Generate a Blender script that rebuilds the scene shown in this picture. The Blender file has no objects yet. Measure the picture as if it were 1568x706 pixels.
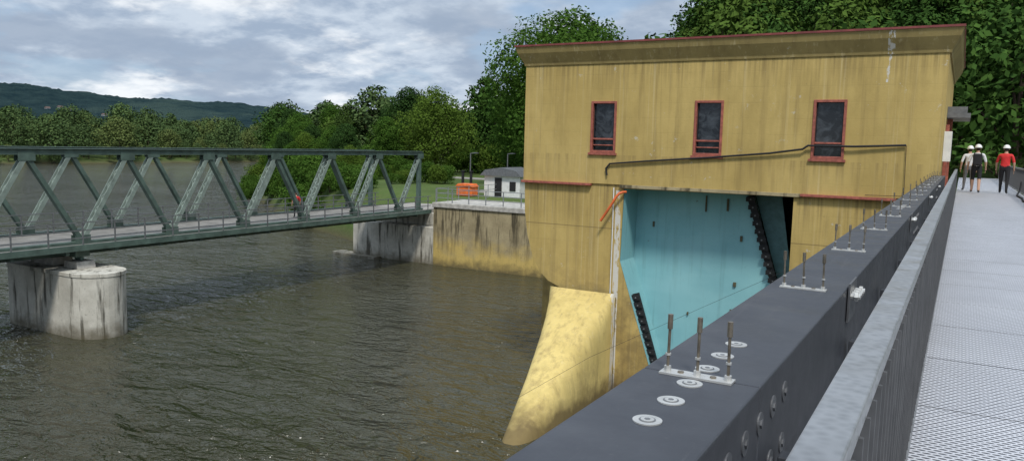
import bpy, math, random
import numpy as np
from mathutils import Vector, Matrix
random.seed(4); RS=np.random.RandomState(7)
sc=bpy.context.scene
sc.view_settings.view_transform='Standard'; sc.view_settings.look='None'; sc.view_settings.exposure=0
C=sc.collection
WZ=-9.36      # water level relative to the eye
DZ=-1.45      # walkway deck

# ------------------------------------------------------------------ helpers
class MB:
    def __init__(s): s.v=[];s.f=[];s.m=[]
    def add(s,vs,fs,m=0):
        o=len(s.v); s.v+= [tuple(p) for p in vs]; s.f+=[tuple(i+o for i in f) for f in fs]; s.m+=[m]*len(fs)
    def box(s,x0,x1,y0,y1,z0,z1,m=0):
        s.add([(x0,y0,z0),(x1,y0,z0),(x1,y1,z0),(x0,y1,z0),(x0,y0,z1),(x1,y0,z1),(x1,y1,z1),(x0,y1,z1)],
              [(0,3,2,1),(4,5,6,7),(0,1,5,4),(1,2,6,5),(2,3,7,6),(3,0,4,7)],m)
    def beam(s,p,q,w,h,m=0,up=(0,0,1)):
        p=Vector(p);q=Vector(q);d=(q-p).normalized();u=Vector(up)
        if abs(d.dot(u))>.98:u=Vector((0,1,0))
        r=d.cross(u).normalized();u=r.cross(d)
        vs=[]
        for c in(p,q):
            for a,b in((-1,-1),(1,-1),(1,1),(-1,1)): vs.append(c+r*a*w/2+u*b*h/2)
        s.add(vs,[(0,3,2,1),(4,5,6,7),(0,1,5,4),(1,2,6,5),(2,3,7,6),(3,0,4,7)],m)
    def cyl(s,p,q,r,n=10,m=0,r2=None):
        p=Vector(p);q=Vector(q);d=(q-p).normalized();u=Vector((0,0,1)) if abs(d.z)<.95 else Vector((1,0,0))
        a=d.cross(u).normalized();b=a.cross(d);r2=r if r2 is None else r2;vs=[]
        for c,rr in((p,r),(q,r2)):
            for i in range(n):
                t=2*math.pi*i/n; vs.append(c+a*math.cos(t)*rr+b*math.sin(t)*rr)
        s.add(vs,[(i,(i+1)%n,n+(i+1)%n,n+i)for i in range(n)]+[tuple(range(n))[::-1],tuple(range(n,2*n))],m)
    def prism(s,poly,a0,a1,axis='y',m=0):
        n=len(poly)
        def P(c,a): return (c[0],a,c[1]) if axis=='y' else ((c[0],c[1],a) if axis=='z' else (a,c[0],c[1]))
        vs=[P(c,a0)for c in poly]+[P(c,a1)for c in poly]
        s.add(vs,[tuple(range(n)),tuple(range(n,2*n))[::-1]]+[(i,n+i,n+(i+1)%n,(i+1)%n)for i in range(n)],m)
def empty(name,loc=(0,0,0)):
    e=bpy.data.objects.new(name,None);e.location=loc;e.empty_display_size=.2;C.objects.link(e);return e
def obj(name,mb,mats,parent=None,bevel=0,smooth=False,loc=(0,0,0)):
    me=bpy.data.meshes.new(name);me.from_pydata(mb.v,[],mb.f)
    for m in mats: me.materials.append(m)
    me.polygons.foreach_set('material_index',mb.m)
    import bmesh
    bm=bmesh.new();bm.from_mesh(me);bmesh.ops.recalc_face_normals(bm,faces=bm.faces);bm.to_mesh(me);bm.free()
    if smooth: me.polygons.foreach_set('use_smooth',[True]*len(me.polygons))
    o=bpy.data.objects.new(name,me);C.objects.link(o);o.location=loc
    if parent:o.parent=parent
    if bevel:
        b=o.modifiers.new('b','BEVEL');b.width=bevel;b.segments=2;b.limit_method='ANGLE'
    return o
class NT:
    def __init__(s,name):
        s.mat=bpy.data.materials.new(name);s.mat.use_nodes=True;s.t=s.mat.node_tree;s.n=s.t.nodes;s.l=s.t.links
        s.b=s.n['Principled BSDF'];s.tc=s.n.new('ShaderNodeTexCoord')
    def val(s,sock,v):
        if isinstance(v,bpy.types.NodeSocket): s.l.new(v,sock)
        elif isinstance(v,(tuple,list)) and len(v)==3 and sock.type=='RGBA': sock.default_value=(*v,1)
        else: sock.default_value=v
    def math(s,op,a,b=0,clamp=False):
        n=s.n.new('ShaderNodeMath');n.operation=op;n.use_clamp=clamp;s.val(n.inputs[0],a);s.val(n.inputs[1],b);return n.outputs[0]
    def xyz(s,vec=None):
        n=s.n.new('ShaderNodeSeparateXYZ');s.l.new(vec or s.tc.outputs['Object'],n.inputs[0]);return n.outputs
    def map(s,scale=(1,1,1),rot=(0,0,0),loc=(0,0,0),vec=None):
        n=s.n.new('ShaderNodeMapping');n.inputs['Scale'].default_value=scale;n.inputs['Rotation'].default_value=rot;n.inputs['Location'].default_value=loc
        s.l.new(vec or s.tc.outputs['Object'],n.inputs[0]);return n.outputs[0]
    def noise(s,scale=1,detail=5,rough=.55,vec=None,dist=0):
        n=s.n.new('ShaderNodeTexNoise');n.inputs['Scale'].default_value=scale;n.inputs['Detail'].default_value=min(detail,6);n.inputs['Roughness'].default_value=rough;n.inputs['Distortion'].default_value=dist
        s.l.new(vec or s.tc.outputs['Object'],n.inputs['Vector']);return n.outputs['Fac']
    def ramp(s,f,lo,hi,a=0.,b=1.):
        n=s.n.new('ShaderNodeMapRange');n.inputs[1].default_value=lo;n.inputs[2].default_value=hi;n.inputs[3].default_value=a;n.inputs[4].default_value=b
        s.l.new(f,n.inputs[0]);return n.outputs[0]
    def mix(s,f,a,b,mode='MIX'):
        n=s.n.new('ShaderNodeMix');n.data_type='RGBA';n.blend_type=mode
        s.val(n.inputs[0],f);s.val(n.inputs[6],a);s.val(n.inputs[7],b);return n.outputs[2]
    def bump(s,h,strength=.3,dist=.02,prev=None):
        n=s.n.new('ShaderNodeBump');n.inputs['Strength'].default_value=strength;n.inputs['Distance'].default_value=dist;s.l.new(h,n.inputs['Height'])
        if prev:s.l.new(prev,n.inputs['Normal'])
        s.l.new(n.outputs[0],s.b.inputs['Normal']);return n.outputs[0]
    def out(s,col,rough=.7,metal=0,spec=None):
        s.val(s.b.inputs['Base Color'],col);s.val(s.b.inputs['Roughness'],rough);s.val(s.b.inputs['Metallic'],metal)
        if spec is not None:s.b.inputs['Specular IOR Level'].default_value=spec
        return s.mat
def simple(name,col,rough=.6,metal=0,var=.25,sc_=4,bumpd=0):
    t=NT(name);n=t.noise(sc_,5)
    c=t.mix(t.ramp(n,.3,.7),tuple(k*(1-var) for k in col),tuple(min(1,k*(1+var)) for k in col))
    if bumpd:t.bump(n,.5,bumpd)
    return t.out(c,rough,metal)

# ------------------------------------------------------------------ materials
def paint_yellow(name,c1,c2,dirt=1.0,flaked=True):
    t=NT(name);x,y,z=t.xyz()[:3]
    c=t.mix(t.ramp(t.noise(.5,6,.6),.35,.65),c1,c2)
    c=t.mix(t.ramp(t.noise(1,6,.65,t.map((1.5,1.5,.5),loc=(9,2,4))),.45,.7,0,.5),c,tuple(k*.72 for k in c2))
    st=t.noise(1,5,.6,t.map((4,4,.16)))
    c=t.mix(t.ramp(st,.52,.78,0,.55*dirt),c,(.18,.125,.055))
    st2=t.noise(1,4,.6,t.map((9,9,.12),loc=(3,1,7)))
    c=t.mix(t.ramp(st2,.58,.75,0,.45*dirt),c,(.66,.56,.33))
    def runs(z0,depth,amt,sc_=11):
        m_=t.math('MULTIPLY',t.ramp(z,z0-depth,z0,0,1),t.math('LESS_THAN',z,z0))
        s_=t.ramp(t.noise(1,4,.6,t.map((sc_,sc_,.3),loc=(7,z0,1))),.45,.65)
        return t.math('MULTIPLY',t.math('MULTIPLY',m_,s_),amt)
    c=t.mix(runs(3.05,1.1,.5),c,(.14,.10,.05))
    c=t.mix(runs(-.3,.9,.4,7),c,(.16,.11,.055))
    c=t.mix(runs(-1.40,1.8,.6),c,(.13,.095,.05))
    c=t.mix(t.math('MULTIPLY',t.ramp(z,-5.7,-4.2,1,0),t.ramp(t.noise(1.4,6,.7),.40,.60,0,.55)),c,(.17,.125,.06)) if flaked else t.mix(t.ramp(t.noise(1,6,.7,t.map((2.5,1.2,.7),loc=(1,8,3))),.52,.66,0,.45),c,(.30,.22,.10))
    fz=t.math('FRACT',t.math('MULTIPLY',z,1.9)); ln=t.math('LESS_THAN',fz,.035)
    wob=t.ramp(t.noise(1.2,3),.45,.7,0,.14)
    c=t.mix(t.math('MULTIPLY',ln,wob),c,(.13,.09,.04))
    j=t.math('LESS_THAN',t.math('ABSOLUTE',t.math('ADD',z,3.05)),.018)
    c=t.mix(t.math('MULTIPLY',j,.5),c,(.10,.07,.04))
    sp=t.noise(7,6,.7); c=t.mix(t.ramp(sp,.66,.72,0,.5*dirt),c,(.14,.11,.07))
    if flaked:
        sp2=t.noise(2.2,6,.75,t.map((1,1,1),loc=(5,5,5))); c=t.mix(t.ramp(sp2,.655,.675,0,.6*dirt),c,(.55,.52,.43))
    pe=t.math('LESS_THAN',t.math('ABSOLUTE',t.math('ADD',x,11.0)),.11)
    pe=t.math('MULTIPLY',pe,t.ramp(t.noise(1,5,.7,t.map((6,6,1.6))),.44,.50))
    pe=t.math('MULTIPLY',pe,t.math('GREATER_THAN',y,26.72))
    c=t.mix(t.math('MULTIPLY',pe,t.math('LESS_THAN',z,-1.6)),c,(.62,.60,.54))
    fl=t.math('LESS_THAN',t.math('ABSOLUTE',t.math('ADD',x,2.15)),.10)
    fl=t.math('MULTIPLY',fl,t.ramp(t.noise(1,5,.7,t.map((7,7,2.),loc=(2,0,0))),.52,.56))
    c=t.mix(t.math('MULTIPLY',fl,t.math('GREATER_THAN',z,2.2)),c,(.6,.58,.52))
    wl=t.ramp(t.math('ADD',z,t.ramp(t.noise(1.5,5),.3,.7,-.25,.25)),WZ+.25,WZ+.9,.85,0)
    c=t.mix(wl,c,(.12,.085,.04))
    t.bump(t.math('ADD',t.noise(14,5),t.math('MULTIPLY',ln,-.6)),.35,.012)
    return t.out(c,.85,0,.25)
M_yel=paint_yellow('ochre_render',(.54,.40,.145),(.455,.33,.112))
M_yel_lit=paint_yellow('ochre_render_lit',(.72,.57,.225),(.60,.465,.17),1.0,False)  # lit copy of the ochre: daylight on the sloping cutwater is painted in
M_cor=paint_yellow('ochre_cornice',(.37,.285,.115),(.30,.23,.09))
def conc(name,c1,c2,dark,lo=.45,hi=.62,amt=.9,yb=None):
    t=NT(name);x,y,z=t.xyz()[:3]
    c=t.mix(t.ramp(t.noise(1.1,6,.65),.35,.65),c1,c2)
    if yb: c=t.mix(t.ramp(t.math('ADD',z,t.ramp(t.noise(.8,5),.3,.7,-.7,.7)),-8.3,-7.0,.9,0),c,yb)
    st=t.noise(1,6,.65,t.map((2.6,2.6,.28)))
    f=t.ramp(st,lo,hi,0,amt)
    if yb: f=t.math('MULTIPLY',f,t.ramp(z,-8.6,-6.0,.15,1))
    c=t.mix(f,c,dark)
    wl=t.ramp(t.math('ADD',z,t.ramp(t.noise(2,5),.3,.7,-.3,.3)),WZ,WZ+.8,.8,0)
    c=t.mix(wl,c,(.10,.085,.05))
    c=t.mix(t.ramp(t.noise(9,6,.7),.58,.7,0,.5),c,tuple(k*.4 for k in c2))
    t.bump(t.noise(10,6,.7),.5,.03)
    return t.out(c,.9,0,.2)
M_concW=conc('stained_concrete',(.60,.58,.51),(.44,.42,.36),(.07,.065,.05),.51,.63)
M_concY=conc('mossy_yellow_concrete',(.42,.35,.21),(.28,.23,.135),(.06,.05,.032),.49,.61,.9,(.60,.44,.14))
M_concP=simple('plain_concrete',(.42,.40,.36),.9,0,.3,3,.01)
t=NT('cyan_steel_paint')
c=t.mix(t.ramp(t.noise(.6,5),.35,.65),(.26,.53,.565),(.215,.46,.50))
c=t.mix(t.ramp(t.noise(1,5,.6,t.map((5,5,.3))),.54,.75,0,.5),c,(.12,.26,.27))
c=t.mix(t.ramp(t.noise(1,5,.6,t.map((.5,.5,1.4),loc=(4,4,4))),.5,.8,0,.35),c,(.36,.62,.65))
c=t.mix(t.ramp(t.noise(5,6,.7),.66,.72,0,.7),c,(.12,.08,.05))
M_cy=t.out(c,.55)
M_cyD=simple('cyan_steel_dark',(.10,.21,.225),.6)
M_blk=simple('black_rubber_and_shade',(.012,.012,.013),.7)
M_mar=simple('maroon_paint',(.32,.095,.065),.55,0,.35,8)
M_rf=simple('red_roof_edging',(.20,.045,.04),.6,0,.3,3)
M_org=simple('orange_paint',(.75,.16,.03),.5)
M_redp=simple('red_pipe_paint',(.62,.13,.035),.5)
M_wht=simple('white_paint',(.72,.72,.70),.5,0,.1)
t=NT('window_glass');M_gl=t.out(t.mix(t.ramp(t.noise(2.5,5,dist=1.5),.45,.7),(.010,.012,.015),(.06,.07,.08)),.10)  # pale mottling painted into the colour stands in for reflections
t=NT('anthracite_steel')
c=t.mix(t.ramp(t.noise(3,6,.6),.3,.7),(.036,.039,.047),(.052,.056,.066))
c=t.mix(t.ramp(t.noise(60,4,.7),.62,.72,0,.35),c,(.13,.13,.135))
c=t.mix(t.ramp(t.noise(1,5,.6,t.map((30,1.2,30))),.6,.72,0,.3),c,(.11,.11,.115))
c=t.mix(t.ramp(t.noise(1.7,6,.7,t.map(loc=(3,3,3))),.58,.7,0,.3),c,(.10,.10,.10))
t.bump(t.noise(90,3),.15,.002)
M_bm=t.out(c,t.ramp(t.noise(5,5),.3,.7,.35,.6))
t=NT('galvanised_steel')
vo=t.n.new('ShaderNodeTexVoronoi');vo.inputs['Scale'].default_value=45;t.l.new(t.tc.outputs['Object'],vo.inputs['Vector'])
c=t.mix(t.ramp(vo.outputs['Distance'],0,.7),(.30,.31,.32),(.42,.43,.44))
c=t.mix(t.ramp(t.noise(3,6),.5,.75,0,.5),c,(.20,.20,.205))
M_gal=t.out(c,t.ramp(t.noise(7,5),.3,.7,.3,.5),.6)
t=NT('weathered_galvanised');c=t.mix(t.ramp(t.noise(6,6),.3,.7),(.13,.135,.14),(.22,.225,.23));M_gal2=t.out(c,.5,.4)
t=NT('baluster_steel');c=t.mix(t.ramp(t.noise(6,6),.3,.7),(.08,.082,.086),(.15,.152,.158));M_bal=t.out(c,.5,.3)
M_zn=simple('zinc_bolts',(.55,.55,.53),.35,.4,.15,20)
M_bd=simple('painted_bolt_heads',(.12,.125,.135),.4,.3,.3,20)
M_ruststeel=simple('stained_rod',(.22,.19,.15),.4,.6,.4,30)
t=NT('perforated_grating');x,y,z=t.xyz()[:3]
P=.046;Q=.034
row=t.math('MULTIPLY',y,1/Q);ri=t.math('FLOOR',row)
off=t.math('MULTIPLY',t.math('MODULO',t.math('ABSOLUTE',ri),2),.5)
fx=t.math('SUBTRACT',t.math('FRACT',t.math('ADD',t.math('ADD',t.math('MULTIPLY',x,1/P),off),100)),.5)
fy=t.math('SUBTRACT',t.math('FRACT',t.math('ADD',row,4000)),.5)
r=t.math('ADD',t.math('POWER',t.math('MULTIPLY',t.math('ABSOLUTE',fx),1.0),2),t.math('POWER',t.math('MULTIPLY',t.math('ABSOLUTE',fy),1.5),2))
hole=t.ramp(r,.12,.20,1,0)
c=t.mix(t.ramp(t.noise(1.3,6),.3,.7),(.60,.61,.65),(.70,.71,.75))
c=t.mix(t.ramp(t.noise(.6,6,.7,t.map((1,.5,1))),.5,.7,0,.35),c,(.42,.42,.43))
pl=t.math('LESS_THAN',t.math('FRACT',t.math('ADD',t.math('MULTIPLY',y,1/1.25),50)),.010)
c=t.mix(hole,c,(.10,.105,.12));c=t.mix(pl,c,(.08,.08,.08))
t.bump(t.ramp(r,.1,.3,0,1),.8,.006)
M_grt=t.out(c,.45,.25)
M_grn=simple('grey_green_bridge_paint',(.075,.115,.095),.6,0,.35,2)
M_grn_lit=simple('grey_green_bridge_paint_lit',(.21,.26,.225),.6,0,.3,3)  # paint copy with the light on the laced diagonals put into its colour
M_deckW=simple('bridge_deck_planks',(.20,.19,.17),.85,0,.3,1.5)
M_asph=simple('path_surface',(.30,.28,.25),.9,0,.15,.8)
M_soil=simple('bark',(.07,.05,.035),.95,0,.4,6,.02)
# water
t=NT('river_water')
def ridg(nz): return t.math('SUBTRACT',1,t.math('ABSOLUTE',t.math('SUBTRACT',t.math('MULTIPLY',nz,2),1)))
n1=t.noise(.42,2,.5,t.map((1,1.9,1),rot=(0,0,.45)),.8)
n2=ridg(t.noise(1.0,3,.55,t.map((1,1.9,1),rot=(0,0,.2)),.6))
n3=ridg(t.noise(3.2,2,.5,t.map((1,1.5,1),rot=(0,0,.7)),.3))
bigw=t.noise(.06,3,.55,dist=.8)
h=t.math('ADD',t.math('MULTIPLY',n1,.9),t.math('ADD',t.math('MULTIPLY',n2,.32),t.math('MULTIPLY',n3,.085)))
h=t.math('MULTIPLY',h,t.ramp(bigw,.35,.65,.55,1.2))
t.bump(h,1,.95)
c=t.mix(t.ramp(t.noise(.03,3),.35,.65),(.058,.055,.030),(.045,.045,.026))
M_wat=t.out(c,.04);t.b.inputs['IOR'].default_value=1.4
# ground
t=NT('grass_ground');x,y,z=t.xyz()[:3]
c=t.mix(t.ramp(t.noise(.08,6),.35,.65),(.085,.13,.035),(.055,.09,.024))
c=t.mix(t.ramp(t.noise(1.2,6),.4,.7,0,.5),c,(.12,.14,.055))
c=t.mix(t.ramp(z,WZ-.2,WZ+1.2,1,0),c,(.09,.075,.045))
t.bump(t.noise(3,6),.6,.15);M_gr=t.out(c,.95,0,.1)
t=NT('distant_forest_hazed');c=t.mix(t.ramp(t.noise(.02,6,.7),.35,.65),(.020,.042,.050),(.045,.078,.078))  # bluish haze of distance is mixed into the base colour
c=t.mix(t.ramp(t.noise(.004,4),.52,.60,0,.6),c,(.075,.115,.098))
t.bump(t.noise(.06,6,.75),1,18);M_dh=t.out(c,1,0,0)
def leafmat(name,c1,c2,c3,trans=True):
    t=NT(name);g=t.n.new('ShaderNodeNewGeometry');oi=t.n.new('ShaderNodeObjectInfo')
    c=t.mix(g.outputs['Random Per Island'],c1,c2)
    c=t.mix(t.ramp(t.noise(.45,2),.4,.65,0,.6),c,c3)
    c=t.mix(t.ramp(oi.outputs['Random'],0,1,0,.75),c,tuple(k*.55 for k in c1))
    c=t.mix(t.math('MULTIPLY',t.math('GREATER_THAN',oi.outputs['Random'],.75),.5),c,(c2[0]*1.45,c2[1]*1.2,c2[2]*1.1))
    df=t.n.new('ShaderNodeBsdfDiffuse');t.l.new(c,df.inputs[0]);o_=df.outputs[0]
    if trans:
        tr=t.n.new('ShaderNodeBsdfTranslucent');t.l.new(c,tr.inputs[0]);mx=t.n.new('ShaderNodeMixShader');mx.inputs[0].default_value=.3
        t.l.new(o_,mx.inputs[1]);t.l.new(tr.outputs[0],mx.inputs[2]);o_=mx.outputs[0]
    t.l.new(o_,t.n['Material Output'].inputs[0]);t.n.remove(t.b)
    return t.mat
M_lf=leafmat('leaves',(.060,.13,.020),(.11,.195,.036),(.035,.085,.016))
M_lfD=leafmat('leaves_dark',(.040,.085,.024),(.068,.13,.034),(.027,.058,.017))
M_lfH=leafmat('leaves_hill',(.040,.088,.020),(.075,.14,.029),(.023,.052,.014),False)
M_lfF=leafmat('leaves_far',(.070,.115,.042),(.12,.175,.060),(.048,.085,.036),False)

# ------------------------------------------------------------------ camera
yaw,th,ro,f=math.radians(29.911),math.radians(6.31),math.radians(1.406),1188.25
F=Vector((-math.sin(yaw)*math.cos(th),math.cos(yaw)*math.cos(th),-math.sin(th)));R0=Vector((math.cos(yaw),math.sin(yaw),0));U0=R0.cross(F)
R=R0*math.cos(ro)+U0*math.sin(ro);U=-R0*math.sin(ro)+U0*math.cos(ro)
cam=bpy.data.cameras.new('camera');co=bpy.data.objects.new('camera',cam);C.objects.link(co);sc.camera=co
co.matrix_world=Matrix(((R.x,U.x,-F.x,0),(R.y,U.y,-F.y,0),(R.z,U.z,-F.z,0),(0,0,0,1)))
cam.sensor_width=36;cam.lens=36*f/1568;cam.clip_start=.05;cam.clip_end=20000

# ------------------------------------------------------------------ sky + sun
w=bpy.data.worlds.new('World');sc.world=w;w.use_nodes=True;nt=w.node_tree;N=nt.nodes;L=nt.links
SUN=Vector((.42,-.62,1.05)).normalized()
el=math.asin(SUN.z);az=math.atan2(SUN.x,SUN.y)
sky=N.new('ShaderNodeTexSky');sky.sky_type='NISHITA';sky.sun_disc=False;sky.sun_elevation=el;sky.sun_rotation=az;sky.dust_density=1.5
def wm(op,a,b=0):
    n=N.new('ShaderNodeMath');n.operation=op
    for i,v in enumerate((a,b)):
        if isinstance(v,bpy.types.NodeSocket):L.new(v,n.inputs[i])
        else:n.inputs[i].default_value=v
    return n.outputs[0]
def wr(f_,lo,hi,a=0.,b=1.):
    n=N.new('ShaderNodeMapRange');n.interpolation_type='SMOOTHSTEP'
    for i,v in enumerate((lo,hi,a,b)):n.inputs[i+1].default_value=v
    L.new(f_,n.inputs[0]);return n.outputs[0]
def wmix(f_,a,b,mode='MIX'):
    n=N.new('ShaderNodeMix');n.data_type='RGBA';n.blend_type=mode
    for i,v in((0,f_),(6,a),(7,b)):
        if isinstance(v,bpy.types.NodeSocket):L.new(v,n.inputs[i])
        elif i: n.inputs[i].default_value=(*v,1)
        else:n.inputs[i].default_value=v
    return n.outputs[2]
tc=N.new('ShaderNodeTexCoord');sp=N.new('ShaderNodeSeparateXYZ');L.new(tc.outputs['Generated'],sp.inputs[0])
zz=wm('ADD',wm('MAXIMUM',sp.outputs[2],0),.26)
cb=N.new('ShaderNodeCombineXYZ');L.new(wm('DIVIDE',sp.outputs[0],zz),cb.inputs[0]);L.new(wm('DIVIDE',sp.outputs[1],zz),cb.inputs[1])
def wn(scale,detail,rough,dist=0,loc=0):
    mp=N.new('ShaderNodeMapping');mp.inputs['Location'].default_value=(loc,loc*.7,0);L.new(cb.outputs[0],mp.inputs[0])
    n=N.new('ShaderNodeTexNoise');n.inputs['Scale'].default_value=scale;n.inputs['Detail'].default_value=detail;n.inputs['Roughness'].default_value=rough;n.inputs['Distortion'].default_value=dist
    L.new(mp.outputs[0],n.inputs['Vector']);return n.outputs['Fac']
a=wn(2.4,6,.58,.1);b=wn(5.0,6,.6,.1,3.1)
cl=wmix(wr(b,.36,.64),(3.3,4.15,5.4),(5.7,6.5,7.5))
cl=wmix(wr(a,.50,.64,0,.9),cl,(8.8,9.1,9.4))
cl=wmix(wr(wn(1.7,6,.55,0,8),.45,.58,0,.8),cl,(3.1,3.85,5.0))
skyb=wmix(wr(wn(1.8,5,.55,.1,12.3),.54,.64,0,.7),cl,wmix(.6,sky.outputs[0],(3.1,4.6,6.8)))
zb_=wr(sp.outputs[2],.30,.9,1.0,1.75)
cg=N.new('ShaderNodeCombineXYZ')
for i in range(3):L.new(zb_,cg.inputs[i])
skyb=wmix(1,skyb,cg.outputs[0],'MULTIPLY')
bg=N['Background'];L.new(skyb,bg.inputs[0]);bg.inputs[1].default_value=.11
sl=bpy.data.lights.new('sun','SUN');so=bpy.data.objects.new('sun',sl);C.objects.link(so)
sl.energy=2.8;sl.angle=math.radians(9);sl.color=(1,.955,.88);so.rotation_euler=(-SUN).to_track_quat('-Z','Y').to_euler();so.location=(20,-20,40)

# ------------------------------------------------------------------ terrain
def sstep(a,b,x): 
    t=np.clip((x-a)/(b-a),0,1);return t*t*(3-2*t)
BX=np.array([-4000,-300,-235,-150,-104,-62,-43,4000.]);BY=np.array([4500,420,260,140,90,62,51,51.])
def hgt(x,y):
    x=np.asarray(x,float);y=np.asarray(y,float)
    nz=np.sin(x*.11+y*.05)*.5+np.sin(x*.031-y*.07+2)*.8
    s=(y-np.interp(x,BX,BY))*np.where(x<-43,.75,1)
    right=-12+7.4*sstep(-1.5,3.5,s+nz*.6*(x<-46))
    st=np.interp(x,[-62,-30],[106,60])
    hill=np.interp(x,[-150,-95,-72,-52,-20,30,90,600],[0,3,17,34,54,75,90,90])*sstep(0,1,(y-st)/(225-st))
    right=right+hill
    s2=-241-x+nz*2
    far=-12+4.2*sstep(-3,5,s2)+np.clip((-x-300)*.012,0,14)*(x<-300)
    s3=-64-y;left=-12+6*sstep(-2,6,s3)
    return np.maximum(np.maximum(right,far),left)
na,nr=300,210
A=np.linspace(0,2*np.pi,na,endpoint=False);Rr=np.concatenate([[2],np.geomspace(8,9000,nr-1)])
AA,RR=np.meshgrid(A,Rr);X=RR*np.cos(AA);Y=RR*np.sin(AA);Z=hgt(X,Y)
vs=np.stack([X,Y,Z],-1).reshape(-1,3).tolist();fs=[]
for i in range(nr-1):
    for j in range(na):
        k=(j+1)%na;fs.append((i*na+j,i*na+k,(i+1)*na+k,(i+1)*na+j))
vs.append((0,0,-12));fs+=[(len(vs)-1,(j+1)%na,j)for j in range(na)]
mb=MB();mb.add(vs,fs);g=obj('ground',mb,[M_gr],smooth=True)
mb=MB();mb.add([(-900,-1500,WZ),(900,-1500,WZ),(900,700,WZ),(-900,700,WZ)],[(0,1,2,3)]);obj('river_water',mb,[M_wat])

# distant hills
HP=[(-1.9,.03),(-1.5,.05),(-1.25,.06),(-1.105,.050),(-1.06,.048),(-1.0,.041),(-.93,.040),(-.87,.039),(-.83,.037),(-.78,.030),(-.70,.020),(-.6,.012),(-.3,.006)]
HD,HDe,HB=1500,900,-6
def ridge_h(az_,t_):
    e_=np.interp(az_,[p[0]for p in HP],[p[1]for p in HP]);return HB+(e_*(HD+HDe)-HB)*(math.sin(t_*math.pi/2)**1.3)
rs=np.random.RandomState(3);n=420;us=np.linspace(HP[0][0],HP[-1][0],n);rows=20;vs=[]
for r_ in range(rows):
    t_=r_/(rows-1)
    for i in range(n):
        az_=us[i];d=HD+HDe*t_;hh=ridge_h(az_,t_)+(math.sin(az_*90+1+t_*4)*.8+math.sin(az_*230+r_)*.5)*3*t_+rs.rand()*5.5*t_
        vs.append((d*math.sin(az_),d*math.cos(az_),hh))
mb=MB();mb.add(vs,[(r_*n+i,r_*n+i+1,(r_+1)*n+i+1,(r_+1)*n+i)for r_ in range(rows-1)for i in range(n-1)]);obj('distant_hill',mb,[M_dh],smooth=True)
vil=empty('distant_village');vm=MB()
for az_,t_ in [(-1.048,.38),(-1.040,.36),(-1.005,.33),(-1.06,.35)]:
    d=HD+HDe*t_;x_,y_,z_=d*math.sin(az_),d*math.cos(az_),float(ridge_h(az_,t_))+1
    vm.box(x_-4,x_+4,y_-4,y_+4,z_-6,z_+2.5,0);vm.prism([(x_-4.6,z_+2.55),(x_+4.6,z_+2.55),(x_,z_+5)],y_-4.5,y_+4.5,'y',1)
obj('houses',vm,[simple('pale_wall',(.34,.35,.36),.9),simple('tile_roof',(.13,.085,.07),.9)],vil)

# ------------------------------------------------------------------ trees
def tree_mesh(name,H,Wd,nleaf,leaf,seed,mat,trunk=.3,lobes=26,bush=False):
    rs=np.random.RandomState(seed);mb=MB()
    pts=[(0,0,-.6)];x=y=0
    for i in range(1,6):
        x+=rs.uniform(-.03,.03)*H*.5;y+=rs.uniform(-.03,.03)*H*.5;pts.append((x,y,H*.78*i/5))
    r0=H*.024
    for i in range(5): mb.cyl(pts[i],pts[i+1],r0*(1-i*.17),7,0,r0*(1-(i+1)*.17))
    cz0=H*trunk*.6
    L_=[]
    for k in range(lobes):
        t_=(k+.5)/lobes; z=cz0+(H-cz0)*(.10+.80*t_)
        prof=math.sin(math.pi*min(1,(t_*.86+.16)))**.6
        a_=k*2.4+rs.uniform(-.5,.5);rad=Wd*.5*prof*rs.uniform(.35,.85)
        lr=Wd*rs.uniform(.11,.22)*(.75+.35*prof)
        c=np.array([math.cos(a_)*rad+x*.5,math.sin(a_)*rad+y*.5,z]);L_.append((c,lr))
        if k%2==0:
            zi=max(.25,min(.9,(z/H)-.15));b0=Vector(pts[min(4,int(zi*5))]);mb.cyl(b0,Vector(c),r0*.35,5,0,r0*.1)
    L_.append((np.array([x,y,H*.72]),Wd*.26));L_.append((np.array([x*.6,y*.6,H*.5]),Wd*.30))
    wts=np.array([l[1]**2 for l in L_]);wts/=wts.sum()
    idx=rs.choice(len(L_),nleaf,p=wts)
    cen=np.array([l[0]for l in L_])[idx];rad=np.array([l[1]for l in L_])[idx]
    d=rs.normal(size=(nleaf,3));d/=np.linalg.norm(d,axis=1)[:,None]
    rr=rad*(.6+.45*rs.rand(nleaf)**.6)
    cl=np.sin(d[:,0]*7+idx)*np.sin(d[:,1]*6+idx*2)*np.sin(d[:,2]*6+idx*.7)
    rr*=1+.25*cl
    p=cen+d*rr[:,None]*np.array([1,1,.82])
    keep=p[:,2]>cz0*.5;p=p[keep];d=d[keep];n=len(p)
    nrm=d*.9+rs.normal(size=(n,3))*.6+np.array([0,0,.45]);nrm/=np.linalg.norm(nrm,axis=1)[:,None]
    t1=np.cross(nrm,rs.normal(size=(n,3)));t1/=np.linalg.norm(t1,axis=1)[:,None];t2=np.cross(nrm,t1)
    s=leaf*rs.uniform(.55,1.25,n)[:,None]
    q=np.stack([p-t1*s,p-t2*s*.55+t1*s*.1,p+t1*s,p+t2*s*.6],1).reshape(-1,3)
    vo_=len(mb.v)
    V_=mb.v+q.tolist();Fs=mb.f+[(vo_+4*i,vo_+4*i+1,vo_+4*i+2,vo_+4*i+3)for i in range(n)]
    me=bpy.data.meshes.new(name);me.from_pydata(V_,[],Fs);me.materials.append(M_soil);me.materials.append(mat)
    me.polygons.foreach_set('material_index',[0]*len(mb.f)+[1]*n);return me
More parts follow.
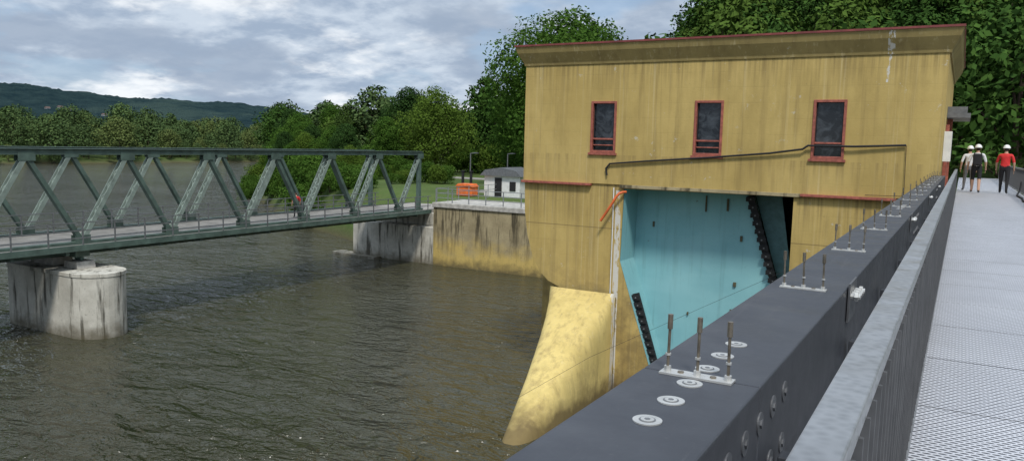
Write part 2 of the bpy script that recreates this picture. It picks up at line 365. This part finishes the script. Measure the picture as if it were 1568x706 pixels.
def put(name,me,x,y,z=None,s=1,rot=None,parent=None,sz=1):
    o=bpy.data.objects.new(name,me);C.objects.link(o)
    o.location=(x,y,float(hgt(x,y)) if z is None else z);o.rotation_euler=(0,0,random.uniform(0,6.28) if rot is None else rot);o.scale=(s,s,s*sz)
    if parent:o.parent=parent
    return o
protoF=[tree_mesh('far_tree_mesh%d'%i,14,[12,9,14][i],2600,.38,20+i,M_lfF,.12,18) for i in range(3)]
protoH=[tree_mesh('forest_tree_mesh%d'%i,14,[11,9,12,8][i],3600,.33,40+i,M_lfH,.3,20) for i in range(4)]
protoN=[tree_mesh('bank_tree_mesh%d'%i,14,[12,10,9][i],15000,.20,60+i,[M_lf,M_lfD,M_lf][i],.12,30) for i in range(3)]
bushm=tree_mesh('bush_mesh',4,6,3500,.16,77,M_lf,.05,14)
big=tree_mesh('big_tree_mesh',19.3,18,46000,.22,91,M_lf,.2,44)
put('broadleaf_tree',big,-36.4,76,-4.8,1,.4)
put('broadleaf_tree',protoN[0],-44.5,82,-4.8,.95,2.0,None,1.1)
for (x,y,s,k) in [(-66,92,.92,0),(-75,97,.95,1),(-58,104,.85,2),(-64,118,1.0,1),(-56,112,.95,0),(-52,94,.9,1),(-70,86,.6,2),(-82,104,.8,0),
                  (-72,80,.50,1),(-80,86,.50,0),(-76,74,.36,2),(-86,82,.42,1),(-66,74,.30,0),(-70,68,.26,1)]:
    put('broadleaf_tree',protoN[k],x,y,None,s)
for (x,y,s,k) in [(-95,94,.66,0),(-103,100,.72,1),(-90,90,.55,2),(-112,110,.62,0),(-87,89,.5,1),(-100,95,.48,2),(-120,122,.7,0),(-84,84,.42,0),(-132,134,.75,1),(-93,104,.8,1),(-108,116,.85,2)]:
    put('broadleaf_tree',protoN[k],x,y,None,s)
bs=empty('bank_shrubs')
for i in range(64):
    t_=i/63;x=-60-t_*102;y=float(np.interp(x,BX,BY))+random.uniform(-.2,4.5)
    put('shrub',bushm,x,y,None,random.uniform(.5,1.0),None,bs)
for i in range(30): put('shrub',bushm,random.uniform(-84,-44),random.uniform(95,108),None,random.uniform(.7,1.2),None,bs)
for i in range(50):
    x=random.uniform(-90,-49);put('shrub',bushm,x,float(np.interp(x,BX,BY))+random.uniform(1,18),None,random.uniform(.25,.65),None,bs)
fe=empty('riverside_trees')
for i in range(60): put('tree_part',random.choice(protoF),-245+random.uniform(-2,2),60+i*6,None,random.uniform(.28,.5),None,fe)
def scatter(x0,x1,y0,y1,step,fn,protos,parent,s0,s1):
    for xx in np.arange(x0,x1,step):
        for yy in np.arange(y0,y1,step):
            x=xx+random.uniform(-.45,.45)*step;y=yy+random.uniform(-.45,.45)*step
            if fn(x,y): put('tree_part',random.choice(protos),x,y,None,random.uniform(s0,s1),None,parent,random.uniform(.8,1.1))
scatter(-300,-243,60,420,10,lambda x,y:True,protoF,fe,.5,1.3)
scatter(-520,-300,100,600,24,lambda x,y:random.random()<.7,protoF,fe,.9,1.5)
scatter(-240,-20,108,330,10,lambda x,y:(y-np.interp(x,BX,BY))>6 and y<200+(-x-20)*.9 and (y<175 or x<-60) and x/y<-.5,protoH+protoF,fe,.65,1.1)
hf=empty('hillside_forest')
def hillok(x,y):
    q=x/y;top=(float(hgt(x,y))+13)/y
    if q<-.5 or q>.45 or (x<-50 and y<95):return False
    if -.5<q<-.03 and top<.125:return False
    if q<-.325 and top>.135:return False
    return True
scatter(-125,110,66,265,7.5,hillok,protoH,hf,.65,1.25)

# ------------------------------------------------------------------ truss bridge
br=empty('truss_bridge')
BXn,BXf=-36.2,-41.0;zt,zb=-.85,-5.05
mb=MB();y0,y1=-62,48.4
for X_ in (BXn,BXf):
    mb.beam((X_,y0,zt),(X_,y1+.15,zt),.30,.26,0)
    mb.box(X_-.24,X_+.24,y0,y1+.15,zt+.13,zt+.16,0)
    mb.beam((X_,y0,zb-.2),(X_,y1+.3,zb-.2),.28,.34,0)
    mb.box(X_-.22,X_+.22,y0,y1+.3,zb-.40,zb-.37,0)
    tops=[48.3-4.85*i for i in range(23)]
    mb.beam((X_,48.3,zb-.03),(X_,48.3,zt-.13),.28,.26,0)
    for i,ty in enumerate(tops):
        by=ty-2.425
        p=Vector((X_,ty,zt-.13));q=Vector((X_,by,zb-.03))           # laced member
        for dx in(-.14,.14): mb.beam(p+Vector((dx,0,0)),q+Vector((dx,0,0)),.04,.22,1,(0,1,0))
        nn=14
        for k in range(nn):
            a_=p.lerp(q,k/nn);b_=p.lerp(q,(k+1)/nn);sgn=1 if k%2 else -1
            mb.beam(a_+Vector((-.13*sgn,0,0)),b_+Vector((.13*sgn,0,0)),.05,.10,1,(0,1,0))
        if by-2.425>y0: mb.beam((X_,by,zb-.03),(X_,ty-4.85,zt-.13),.26,.20,0,(0,1,0))
        for yy,z_ in((ty,zt-.18),(by,zb+.05)):
            mb.box(X_-.17,X_-.165,yy-.38,yy+.38,z_-.22,z_+.22,0);mb.box(X_+.165,X_+.17,yy-.38,yy+.38,z_-.22,z_+.22,0)
obj('truss_members',mb,[M_grn,M_grn_lit],br)
mb=MB()
mb.box(BXf+.3,BXn-.3,y0,y1+.4,zb-.26,zb-.14,0)
yy=y0
while yy<y1:
    mb.box(BXf+.15,BXn+.75,yy,yy+.16,zb-.56,zb-.262,1);yy+=2.425
mb.box(BXn+.2,BXn+.85,y0,y1+.4,zb-.24,zb-.16,0)
mb.box(BXn+.852,BXn+.9,y0,y1+.4,zb-.38,zb-.10,1)
for X_ in(-40,-38.6,-37.2): mb.box(X_-.1,X_+.1,y0,y1,zb-.80,zb-.565,1)
obj('bridge_deck',mb,[M_deckW,M_grn],br)
mb=MB()
for XR in(BXn+.82,BXf+.4):
    yy=y0
    while yy<y1+.4:
        mb.box(XR-.03,XR+.03,yy,yy+.05,zb-.16,zb+.92,0);yy+=1.6
    for z_ in(.92,.55,.2): mb.box(XR-.025,XR+.025,y0,y1+.4,zb+z_,zb+z_+.045,0)
obj('bridge_railing',mb,[M_gal2],br)
def pier(name,yc):
    e=empty(name);poly=[]
    hw=1.25;xn=-33.55;xl=-40.4
    poly+=[(xl,yc-hw+.25),(xl+.25,yc-hw)]
    for i in range(17):
        a_=-math.pi/2+math.pi*i/16;poly.append((xn-1.45+1.45*math.cos(a_),yc+hw*math.sin(a_)))
    poly+=[(xl+.25,yc+hw),(xl,yc+hw-.25)]
    mb=MB();mb.prism(poly,-13,-6.52,'z');obj('pier_shaft',mb,[M_concW],e,.03)
    cx=-37;mb=MB();mb.prism([(cx+(a-cx)*1.008,yc+(b-yc)*1.025)for a,b in poly],-6.517,-6.33,'z');obj('pier_cap',mb,[M_concW],e,.02)
    mb=MB()
    for X_ in(BXn,BXf+.9):
        mb.prism([(X_-.55,-6.327),(X_+.6,-6.327),(X_+.5,-6.0),(X_-.45,-6.0)],yc-.45,yc+.45,'y');
        mb.cyl((X_-.25,yc,-5.9),(X_+.25,yc,-5.9),.1,10,1);mb.box(X_-.3,X_+.3,yc-.35,yc+.35,-5.8,zb-.41,1)
    mb.box(-39.2,-37.6,yc-.5,yc+.5,-6.327,-5.95,0)
    obj('bearing_block',mb,[M_concP,M_grn],e,.02)
for yc in(21.5,-5.5,-32.5): pier('bridge_pier',yc)

# ------------------------------------------------------------------ abutment / bank wall
ab=empty('abutment_wall')
mb=MB();mb.box(-43,-34.85,48.5,56,-13,-6.5,0);mb.box(-42.6,-35.2,49.6,56,-6.497,-5.5,0);obj('concrete_abutment',mb,[M_concW],ab,.05)
mb=MB();mb.box(-34.847,-16,48.4,53.5,-13,-4.9,0);obj('bank_wall',mb,[M_concY],ab,.04)
mb=MB();mb.box(-34.9,-16,48.28,53.5,-4.897,-4.54,0);obj('wall_coping',mb,[M_concP],ab,.03)
mb=MB();mb.prism([(-45.0,48.2),(-40,47.6),(-40,48.45),(-45.0,49.5)],-13,WZ+.16,'z');obj('foundation_ledge',mb,[M_concW],ab)
mb=MB();mb.box(-54,-47,58,58.8,-10,WZ+.12);obj('stone_groyne',mb,[M_concP],None,.05)
rd=MB();rd.box(-41,-36,48.85,75,-5.497,zb-.15);rd.box(-41,-10,62,66,-4.7,-4.52);rd.box(-75,-30,84,87,-4.7,-4.5);obj('access_road',rd,[M_asph])
fn=MB();xx=-34.8
while xx<-16:
    fn.box(xx,xx+.06,48.6,48.66,-4.54,-3.45);xx+=1.5
for z_ in(-3.5,-3.85,-4.2): fn.box(-34.8,-16,48.61,48.65,z_,z_+.05)
xx=49
while xx<60:
    fn.box(-35,-34.95,xx,xx+.05,-4.6,-3.5);xx+=1.5
for z_ in(-3.5,-3.9): fn.box(-34.99,-34.96,49,60,z_,z_+.04)
obj('bank_railing',fn,[M_gal],None)
k=empty('service_hut')
mb=MB();mb.box(-36.3,-32.7,58,61,-4.8,-2.75);obj('walls',mb,[M_wht],k)
mb=MB();mb.prism([(-36.6,-2.745),(-32.4,-2.745),(-33.0,-2.25),(-34.5,-2.0),(-36.1,-2.25)],57.7,61.3);obj('roof',mb,[M_gal2],k)
mb=MB();mb.box(-35.2,-34.5,57.95,57.99,-4.6,-2.9);mb.box(-33.7,-33.1,57.95,57.99,-4.0,-3.2);obj('door',mb,[M_blk],k)
mb=MB();mb.box(-38.3,-36.7,56.6,57.6,-4.55,-3.75,0);mb.prism([(-38.4,-3.748),(-36.6,-3.748),(-36.9,-3.5),(-38.1,-3.5)],56.5,57.7,'y',0);mb.box(-38.2,-38.0,56.55,57.62,-4.75,-4.552,1);mb.box(-37.0,-36.8,56.55,57.62,-4.75,-4.552,1)
obj('orange_salt_bin',mb,[M_org,M_blk],None,.03)
for X_ in(-39.9,-39.0,-36.9):
    mb=MB();mb.cyl((X_,60,-4.8),(X_,60,-2.6),.13,12);mb.cyl((X_,60,-2.6),(X_,60,-2.5),.19,12);obj('black_bollard_post',mb,[M_blk])
for X_,Y_ in((-43,66),(-41,70)):
    mb=MB();mb.cyl((X_,Y_,-4.8),(X_,Y_,-1.0),.06,8);mb.beam((X_,Y_,-1.0),(X_+.6,Y_,-.9),.08,.08);mb.box(X_+.4,X_+.9,Y_-.12,Y_+.12,-.98,-.88);obj('street_lamp',mb,[M_gal2])

# ------------------------------------------------------------------ weir house
wh=empty('weir_house')
Y0=26.97;XL,XR_=-15.05,-.57;ZL=-1.38;ZT=3.05
wins=[(-12.2,-11.18),(-8.25,-7.24),(-4.32,-3.31)];wz0,wz1=-.22,1.68
mb=MB()
mb.box(XL,XR_,Y0,27.3,wz1,ZT);mb.box(XL,XR_,Y0,27.3,ZL,wz0)
xs=[XL]+[c for w_ in wins for c in w_]+[XR_]
for i in range(0,len(xs),2): mb.box(xs[i],xs[i+1],Y0,27.3,wz0,wz1)
mb.box(XL,XR_,27.3,39,ZL,ZT)
obj('upper_walls',mb,[M_yel],wh)
low=[(XL+.03,ZL),(-14.98,-2.6),(-14.82,-3.6),(-14.57,-4.4),(-14.25,-4.95),(-13.86,-5.3),(-13.3,-5.52),(-12.4,-5.62),(-10.95,-5.64),(-10.95,-13),(-8.0,-13),(-9.6,-7.9),(-10.86,-4.25),(-10.8,-1.53),(-4.77,-1.51),(-4.77,-13),(XR_,-13),(XR_,ZL)]
mb=MB();mb.prism(low,27.03,28.6);obj('lower_walls',mb,[M_yel],wh)
mb=MB();mb.box(-14.9,-10.95,28.6,46,-13,ZL);mb.box(-4.77,-.6,28.6,46,-13,ZL);obj('side_piers',mb,[M_yel],wh)
mb=MB();mb.box(-10.95,-4.77,30.4,30.6,-13,ZL);obj('recess_shade_sheet',mb,[M_blk],wh)  # black sheet standing in for the shade inside the gate opening
mb=MB()
def ring(a,z): return [(XL-a,Y0-a,z),(XR_+a,Y0-a,z),(XR_+a,39+a,z),(XL-a,39+a,z)]
vs=ring(.04,ZT)+ring(.06,ZT+.08)+ring(.26,ZT+.46)+ring(.33,ZT+.70);fs=[]
for r_ in range(3): fs+=[(r_*4+i,r_*4+(i+1)%4,r_*4+4+(i+1)%4,r_*4+4+i)for i in range(4)]
fs+=[(3,2,1,0),(12,13,14,15)];mb.add(vs,fs);obj('cornice',mb,[M_cor],wh)
mb=MB();mb.box(XL-.36,XR_+.36,Y0-.36,39.36,ZT+.703,ZT+.77);obj('roof_edge',mb,[M_rf],wh)
mb=MB();mb.box(XL-.05,-12.1,26.85,27.03,ZL-.09,ZL-.003);mb.box(-4.55,-1.7,26.85,27.03,ZL-.09,ZL-.003);obj('ledges',mb,[M_mar],wh,.01)
mb=MB();mb.box(-10.95,-4.5,26.93,27.03,ZL-.12,ZL-.003);obj('lintel',mb,[M_concY],wh,.01)
mbF=MB();mbG=MB();mbS=MB()
for a,b in wins:
    F_=.085;yA,yB=Y0-.035,27.16
    mbF.box(a,a+F_,yA,yB,wz0,wz1);mbF.box(b-F_,b,yA,yB,wz0,wz1);mbF.box(a+F_,b-F_,yA,yB,wz1-F_,wz1);mbF.box(a+F_,b-F_,yA,yB,wz0,wz0+F_)
    mbF.box(a+F_,b-F_,yA+.06,yB,wz0+.48,wz0+.54);mbF.box(a-.06,b+.06,yA-.05,Y0-.002,wz0-.09,wz0-.003)
    if a<-5 : mbF.box(a+F_,b-F_,yA+.07,yB,wz0+.26,wz0+.30)
    mbG.box(a+F_,b-F_,27.1,27.12,wz0+F_,wz1-F_)
    mbS.box(a+F_,a+F_+.03,27.05,27.09,wz0+F_,wz1-F_);mbS.box(b-F_-.03,b-F_,27.05,27.09,wz0+F_,wz1-F_)
obj('window_frames',mbF,[M_mar],wh,.008);obj('window_glass',mbG,[M_gl],wh);obj('window_stops',mbS,[M_blk],wh)
mb=MB()
e=[(-10.8,-1.53),(-10.86,-4.25),(-9.6,-7.9),(-8.0,-13)]
for i in range(3):
    p,q=e[i],e[i+1];o2=.012
    mb.add([(p[0]+o2,27.045,p[1]),(p[0]+o2,28.5,p[1]),(q[0]+o2,28.5,q[1]),(q[0]+o2,27.045,q[1])],[(0,1,2,3)])
mb.prism([(-10.84,-1.40),(-6.45,-1.40),(-5.42,-4.7),(-2.9,-12.8),(-8.0,-12.8),(-9.62,-7.9),(-10.87,-4.25)],28.5,28.6);obj('gate_leaf',mb,[M_cy],wh)
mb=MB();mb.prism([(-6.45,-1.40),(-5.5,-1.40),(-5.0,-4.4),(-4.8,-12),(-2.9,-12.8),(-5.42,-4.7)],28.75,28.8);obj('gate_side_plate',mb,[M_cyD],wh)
mb=MB()
def rack(p,q,Y_,mb):
    p=Vector((p[0],Y_,p[1]));q=Vector((q[0],Y_,q[1]));mb.beam(p,q,.24,.12,0,(0,1,0));L_=(q-p).length;n=int(L_/.30);d=(q-p).normalized()
    for i in range(n):
        c=p+d*(i+.5)*.30;mb.box(c.x-.17,c.x+.15,Y_-.14,Y_-.065,c.z-.08,c.z+.08,0);mb.cyl((c.x,Y_-.16,c.z),(c.x,Y_-.141,c.z),.03,8,1)
rack((-6.5,-1.6),(-5.2,-5.6),28.42,mb);rack((-10.28,-5.45),(-9.05,-9.1),27.35,mb)
obj('gate_rack',mb,[M_blk,M_gal2],wh)
mb=MB()
for x_,z_,a,b in((-10.1,-2.9,.06,.2),(-6.9,-4.9,.1,.16),(-6.75,-3.2,.08,.2),(-7.3,-2.0,.07,.45),(-8.1,-2.0,.05,.6),(-7.0,-5.9,.05,.12),(-8.6,-6.2,.05,.12)):
    mb.box(x_-a/2,x_+a/2,28.44,28.499,z_-b/2,z_+b/2)
obj('gate_fittings',mb,[simple('rusty_fitting',(.10,.09,.05),.8)],wh)
mb=MB();rows=16;n=18;vs=[]
for r_ in range(rows):
    t_=r_/(rows-1);z_=-5.5-t_*7.5;k_=(z_+5.5)/(WZ+5.5)
    tip=min(26.9-6.5*k_,26.9);xl=-13.75+1.35*k_;xr=-10.97
    cx=(xl+xr)/2;hx=(xr-xl)/2;Ln=27.03-tip
    for i in range(n):
        a_=math.pi*i/(n-1);ex=.62
        vs.append((cx-hx*math.copysign(abs(math.cos(a_))**ex,math.cos(a_)),27.03-Ln*abs(math.sin(a_))**ex,z_))
mb.add(vs,[(r_*n+i,r_*n+i+1,(r_+1)*n+i+1,(r_+1)*n+i)for r_ in range(rows-1)for i in range(n-1)]);obj('cutwater',mb,[M_yel_lit],wh,smooth=True)
def curve(name,pts,r,mat,parent=None):
    cu=bpy.data.curves.new(name,'CURVE');cu.dimensions='3D';cu.bevel_depth=r;cu.bevel_resolution=3;s=cu.splines.new('POLY');s.points.add(len(pts)-1)
    for i,p in enumerate(pts): s.points[i].co=(*p,1)
    o=bpy.data.objects.new(name,cu);cu.materials.append(mat);C.objects.link(o)
    if parent:o.parent=parent
    return o
curve('drain_pipe',[(-11.18,26.97,-1.5),(-11.16,26.95,-3.0),(-11.17,26.97,-5.6),(-11.15,26.93,-9.6)],.022,M_wht,wh)
curve('facade_cable',[(-11.45,26.9,-1.05),(-11.5,26.9,-.8),(-11.35,26.9,-.62),(-9.8,26.9,-.47),(-7.6,26.9,-.28),(-5.6,26.88,-.08),(-4.56,26.85,.08),(-4.4,26.85,.20),(-3.0,26.85,.20),(-1.54,26.9,.27)],.035,M_blk,wh)
curve('facade_wire',[(-1.54,26.92,.27),(-1.50,26.92,-1.3),(-2.6,26.92,-1.32)],.010,M_blk,wh)
curve('red_overflow_pipe',[(-11.55,26.7,-2.75),(-11.35,26.7,-2.45),(-11.1,26.72,-2.05),(-10.98,26.74,-1.82),(-10.88,26.78,-1.70),(-10.78,26.86,-1.65),(-10.70,27.0,-1.64)],.05,M_redp,wh)
mb=MB();mb.box(-.566,.12,30,33.5,1.25,1.40,1);mb.box(-.566,.02,30.2,33.3,1.403,1.62,1);mb.box(-.566,-.46,29.6,30.4,-1.4,1.0,0);mb.box(-.566,-.40,31.2,31.35,-1.4,1.24,0);mb.box(-.566,-.35,28.4,29.2,-.2,.75,2)
obj('side_entrance',mb,[M_mar,M_gal2,M_wht],wh)

# ------------------------------------------------------------------ walkway, railings, beam
YA,YB=-30,60
mb=MB();mb.box(-.131,2.1,YA,YB,DZ-.04,DZ);obj('walkway_deck',mb,[M_grt])
mb=MB()
mb.box(-.135,-.06,YA,YB,DZ-.35,DZ-.043);mb.box(2.0,2.1,YA,YB,DZ-.35,DZ-.043)
yy=YA
while yy<YB: mb.box(-.058,1.998,yy,yy+.1,DZ-.3,DZ-.045);yy+=1.63
obj('walkway_girders',mb,[M_gal2])
def railing(name,xo,xi,end):
    e=empty(name);mb=MB();zt_=-.45
    mb.box(xo,xi,YA,end,zt_-.012,zt_);obj('handrail',mb,[M_gal],e,.004)
    xc=xi-.012 if xo<0 else xo+.012
    mb=MB();mb.box(xc-.006,xc+.006,YA,end,zt_-.062,zt_-.0125);mb.box(xc-.02,xc+.02,YA,end,DZ+.10,DZ+.112)
    obj('rails',mb,[M_gal],e)
    mb=MB();y_=-3.
    while y_<end:
        mb.box(xc-.014,xc+.014,y_-.006,y_+.006,DZ+.1125,zt_-.0625);y_+=.125
    obj('balusters',mb,[M_bal],e)
    mb=MB();y_=-2.84
    sg=-1 if xo<0 else 1
    while y_<end:
        mb.box(xc+sg*.016,xc+sg*.05,y_-.006,y_+.006,DZ-.25,zt_-.013);
        mb.cyl((xc+sg*.024,y_-.03,zt_-.2),(xc+sg*.024,y_+.03,zt_-.2),.014,6);y_+=1.63
    obj('posts',mb,[M_gal],e)
railing('steel_railing',-.193,-.119,29.5);railing('steel_railing',2.02,2.094,58)
be=empty('anthracite_girder')
BT=-.62;bl,brr=-.742,-.415
seams=[2.06+8.15*i for i in range(-2,3)]
edges=[-14.24]+[s_ for s_ in seams if s_>-14]+[26.9]
mb=MB()
for a,b in zip(edges[:-1],edges[1:]): mb.box(bl,brr,a+.002,b-.002,BT-.36,BT)
obj('box_beam',mb,[M_bm],be,.006)
mb=MB();y_=-14
while y_<26.5:
    mb.box(-.40,-.22,y_-.03,y_+.03,BT-.34,BT-.26,0);mb.beam((-.41,y_,BT-.36),(-.20,y_,DZ-.1),.06,.08,0);y_+=1.63
mb.box(-.70,-.45,YA+16,26.8,BT-.52,BT-.364,0)
mb.box(-.60,-.50,YA+16,26.8,-1.75,-1.14,0);mb.box(-.72,-.14,YA+16,26.8,-1.80,-1.753,0)
obj('support_frame',mb,[M_bm],be,.003)
mb=MB()
def disc(mb,x,y,z,r=.034):
    mb.cyl((x,y,z),(x,y,z+.003),r,28,0);mb.cyl((x,y,z+.0031),(x,y,z+.0036),r*.58,24,1);mb.cyl((x,y,z+.0037),(x,y,z+.005),r*.46,20,0);mb.cyl((x,y,z+.0051),(x,y,z+.0056),r*.22,6,1)
def sdisc(mb,x,y,z,r=.032):
    mb.cyl((x,y,z),(x+.004,y,z),r,28,3);mb.cyl((x+.0041,y,z),(x+.009,y,z),r*.4,6,2)
for s_ in seams:
    for i in range(-3,3): disc(mb,-.581+random.uniform(-.003,.003),s_+.083+.165*i+.002,BT)
    for i in range(-2,4): 
        sdisc(mb,brr,s_-.16+.165*i,BT-.10);sdisc(mb,brr,s_-.16+.165*i,BT-.26)
for y_ in(3.96,8.9,13.8,18.7):
    mb.box(-.41,-.402,y_-.13,y_+.13,BT-.16,BT+.02,2)
    for dy in(-.09,-.03,.03,.09): mb.cyl((-.402,y_+dy,BT-.04),(-.36,y_+dy,BT-.04),.013,8,0);mb.cyl((-.385,y_+dy,BT-.04),(-.37,y_+dy,BT-.04),.024,6,0)
obj('bolts',mb,[M_zn,M_gal2,M_bd,M_bd],be)
y_=2.05-1.635*2
while y_<26:
    mb=MB()
    mb.box(-.685,-.485,y_-.024,y_+.024,BT+.0005,BT+.006,0)
    for X_ in(-.668,-.584,-.50):
        lx,ly=random.uniform(-.004,.004),random.uniform(-.004,.004)
        mb.cyl((X_,y_,BT+.006),(X_+lx,y_+ly,BT+.150),.0042,8,1);mb.cyl((X_+lx*.83,y_+ly*.83,BT+.125),(X_+lx*1.1,y_+ly*1.1,BT+.166),.0075,8,1);mb.cyl((X_,y_,BT+.006),(X_,y_,BT+.02),.010,6,0);mb.cyl((X_,y_,BT+.05),(X_,y_,BT+.056),.008,6,0)
    for X_ in(-.63,-.54): mb.cyl((X_,y_,BT+.006),(X_,y_,BT+.010),.009,6,1)
    obj('rod_bracket',mb,[M_zn,M_ruststeel]);y_+=1.635
curve('black_hose',[(1.85,27,DZ+.03),(1.9,28.5,DZ+.03),(1.8,30,DZ+.03),(1.88,32,DZ+.03),(1.82,34,DZ+.04),(1.95,35,DZ+.2),(2.0,35.3,DZ+.5)],.03,M_blk)
curve('stay_wire',[(-12.1,20.6,-8.3),(-10.6,24.0,-7.2),(-4.9,27.0,-4.0)],.005,M_blk)

# ------------------------------------------------------------------ people
M_skin=simple('skin',(.50,.30,.21),.55,0,.08);M_red=simple('red_shirt',(.62,.03,.03),.8,0,.15,10);M_blkc=simple('black_cloth',(.015,.015,.018),.85)
M_whc=simple('white_cloth',(.65,.65,.65),.85,0,.1,8);M_hel=simple('white_helmet',(.8,.8,.78),.3,0,.03);M_shoe=simple('shoe',(.03,.03,.03),.6);M_hair=simple('hair',(.05,.03,.02),.8)
M_gryc=simple('grey_cloth',(.16,.16,.17),.85)
def skin_obj(verts,edges,radii,root,sub=2):
    me=bpy.data.meshes.new('sk');me.from_pydata(verts,edges,[]);o=bpy.data.objects.new('sk',me);C.objects.link(o)
    m=o.modifiers.new('s','SKIN');m.use_smooth_shade=True
    for i,r_ in enumerate(radii):
        sv=me.skin_vertices[0].data[i];sv.radius=r_ if isinstance(r_,tuple) else (r_,r_);sv.use_root=(i==root)
    s=o.modifiers.new('ss','SUBSURF');s.levels=s.render_levels=sub
    dg=bpy.context.evaluated_depsgraph_get();dg.update();nm=bpy.data.meshes.new_from_object(o.evaluated_get(dg))
    bpy.data.objects.remove(o);return nm
def person(loc,rot,shirt,legs,stride=.18,helmet=True,pack=None,shorts=False,arms=((.0,.05),(.0,.05)),H=1.78):
    e=empty('person',loc);e.rotation_euler=(0,0,rot);s=H/1.78;e.scale=(s,s,s)
    J={'pel':((0,0,.98),(.165,.12)),'waist':((0,0,1.12),(.155,.11)),'chest':((0,0,1.32),(.18,.125)),'neckb':((0,0,1.48),(.07,.065)),'neck':((0,.01,1.54),(.052,.055)),'head':((0,.025,1.64),(.075,.09)),'crown':((0,.02,1.73),(.06,.075))}
    B=[('pel','waist','sh'),('waist','chest','sh'),('chest','neckb','sh'),('neckb','neck','sk'),('neck','head','sk'),('head','crown','hr')]
    for i,(sd,ph) in enumerate((('L',1),('R',-1))):
        k=-1 if sd=='L' else 1;sw=arms[i]
        J['hip'+sd]=((k*.10,0,.92),(.10,.105));J['kn'+sd]=((k*.105,ph*stride*.5+.03,.51),.065);J['an'+sd]=((k*.11,ph*stride-.03*(ph<0),.10),.045);J['toe'+sd]=((k*.125,ph*stride+.15,.045),.038)
        J['shd'+sd]=((k*.19,0,1.43),.066);J['el'+sd]=((k*.275,sw[0]-.03,1.16),.047);J['wr'+sd]=((k*.285,sw[1],.92),.03);J['pm'+sd]=((k*.285,sw[1]+.02,.84),(.018,.038))
        B+=[('pel','hip'+sd,'lg'),('hip'+sd,'kn'+sd,'lg'),('kn'+sd,'an'+sd,'sk' if shorts else 'lg'),('an'+sd,'toe'+sd,'so'),('chest','shd'+sd,'sh'),('shd'+sd,'el'+sd,'sh'),('el'+sd,'wr'+sd,'sk'),('wr'+sd,'pm'+sd,'sk')]
    keys=list(J);vid={k:i for i,k in enumerate(keys)}
    me=skin_obj([J[k][0]for k in keys],[(vid[a],vid[b])for a,b,_ in B],[J[k][1]for k in keys],0)
    ml=[shirt,legs,M_skin,M_hair,M_shoe];mi={'sh':0,'lg':1,'sk':2,'hr':3,'so':4}
    me.materials.clear()
    for m in ml:me.materials.append(m)
    seg=[(Vector(J[a][0]),Vector(J[b][0]),mi[c])for a,b,c in B]
    for p in me.polygons:
        c=p.center;best=9
        for a,b,m in seg:
            ab_=b-a;t_=max(0,min(1,(c-a).dot(ab_)/ab_.dot(ab_)));d_=(c-a-ab_*t_).length
            if d_<best:best=d_;p.material_index=m
        if c.z>.93 and c.z<.99 and abs(c.x)<.2:p.material_index=1
        if 1.57<c.z: p.material_index=2 if (c.y>.05 and c.z<1.70) else 3
        p.use_smooth=True
    o=bpy.data.objects.new('body',me);C.objects.link(o);o.parent=e
    for i,k in enumerate((-1,1)):
        sw=arms[i][1]
        for j in range(5):
            if j<4:
                y_=sw+.048-.019*j;ln=[.07,.078,.072,.058][j];z_=.81
                pts=[(k*.285,y_,z_),(k*.285,y_+.003,z_-ln*.5),(k*.273,y_+.005,z_-ln)]
            else: pts=[(k*.281,sw+.045,.86),(k*.278,sw+.072,.83),(k*.275,sw+.08,.795)]
            fm=skin_obj(pts,[(0,1),(1,2)],[.0095,.009,.007],0,1);fm.materials.clear();fm.materials.append(M_skin)
            fo=bpy.data.objects.new('finger',fm);C.objects.link(fo);fo.parent=e
    mb=MB()
    mb.add([(-.012,.11,1.64),(.012,.11,1.64),(0,.135,1.625),(0,.108,1.67)],[(0,2,3),(2,1,3),(0,1,2)]);
    for k in(-1,1): mb.box(k*.082-.008,k*.082+.008,.0,.035,1.61,1.67)
    obj('nose_and_ears',mb,[M_skin],e,.004)
    mb=MB()
    for k in(-1,1): mb.box(k*.03-.012,k*.03+.012,.103,.112,1.648,1.656)
    mb.box(-.02,.02,.103,.108,1.595,1.600);obj('eyes_and_mouth',mb,[M_hair],e)
    if helmet:
        mb=MB();vs=[];n=16;rows=6
        for r_ in range(rows+1):
            a_=math.pi/2*r_/rows;
            for i in range(n):
                t_=2*math.pi*i/n;vs.append((math.cos(t_)*.118*math.cos(a_)+0,.02+math.sin(t_)*.14*math.cos(a_),1.69+.12*math.sin(a_)))
        fs=[(r_*n+i,r_*n+(i+1)%n,(r_+1)*n+(i+1)%n,(r_+1)*n+i)for r_ in range(rows)for i in range(n)]
        mb.add(vs,fs);vs=[]
        for q,zq in((.118,1.69),(.135,1.682)):
            for i in range(n):
                t_=2*math.pi*i/n;vs.append((math.cos(t_)*q,.02+math.sin(t_)*(q+.022)+(0.03 if math.sin(t_)>.5 and q>.12 else 0),zq))
        mb.add(vs,[(i,(i+1)%n,n+(i+1)%n,n+i)for i in range(n)])
        obj('helmet',mb,[M_hel],e,smooth=True)
    if pack:
        mb=MB();mb.box(-.15,.15,-.28,-.125,1.02,1.46,0);obj('backpack',mb,[pack],e,.05)
        mb=MB()
        for k in(-1,1): mb.beam((k*.11,-.13,1.47),(k*.11,.12,1.45),.04,.02);mb.beam((k*.11,.135,1.45),(k*.12,.13,1.15),.04,.015)
        obj('straps',mb,[pack],e)
person((.50,35.6,DZ),0,M_whc,M_blkc,.20,True,M_blkc,True,H=1.88)
person((1.45,35.9,DZ),-.1,M_red,M_blkc,.18,True,None,False,((.10,.22),(.0,.0)),H=1.88)
person((.25,37.2,DZ),.2,M_whc,M_gryc,.16,True,None,False,H=1.84)
person((-38.1,37.4,zb-.14),1.2,M_red,M_blkc,.05,False,None,False,H=1.72)
print('done',len(bpy.data.objects))
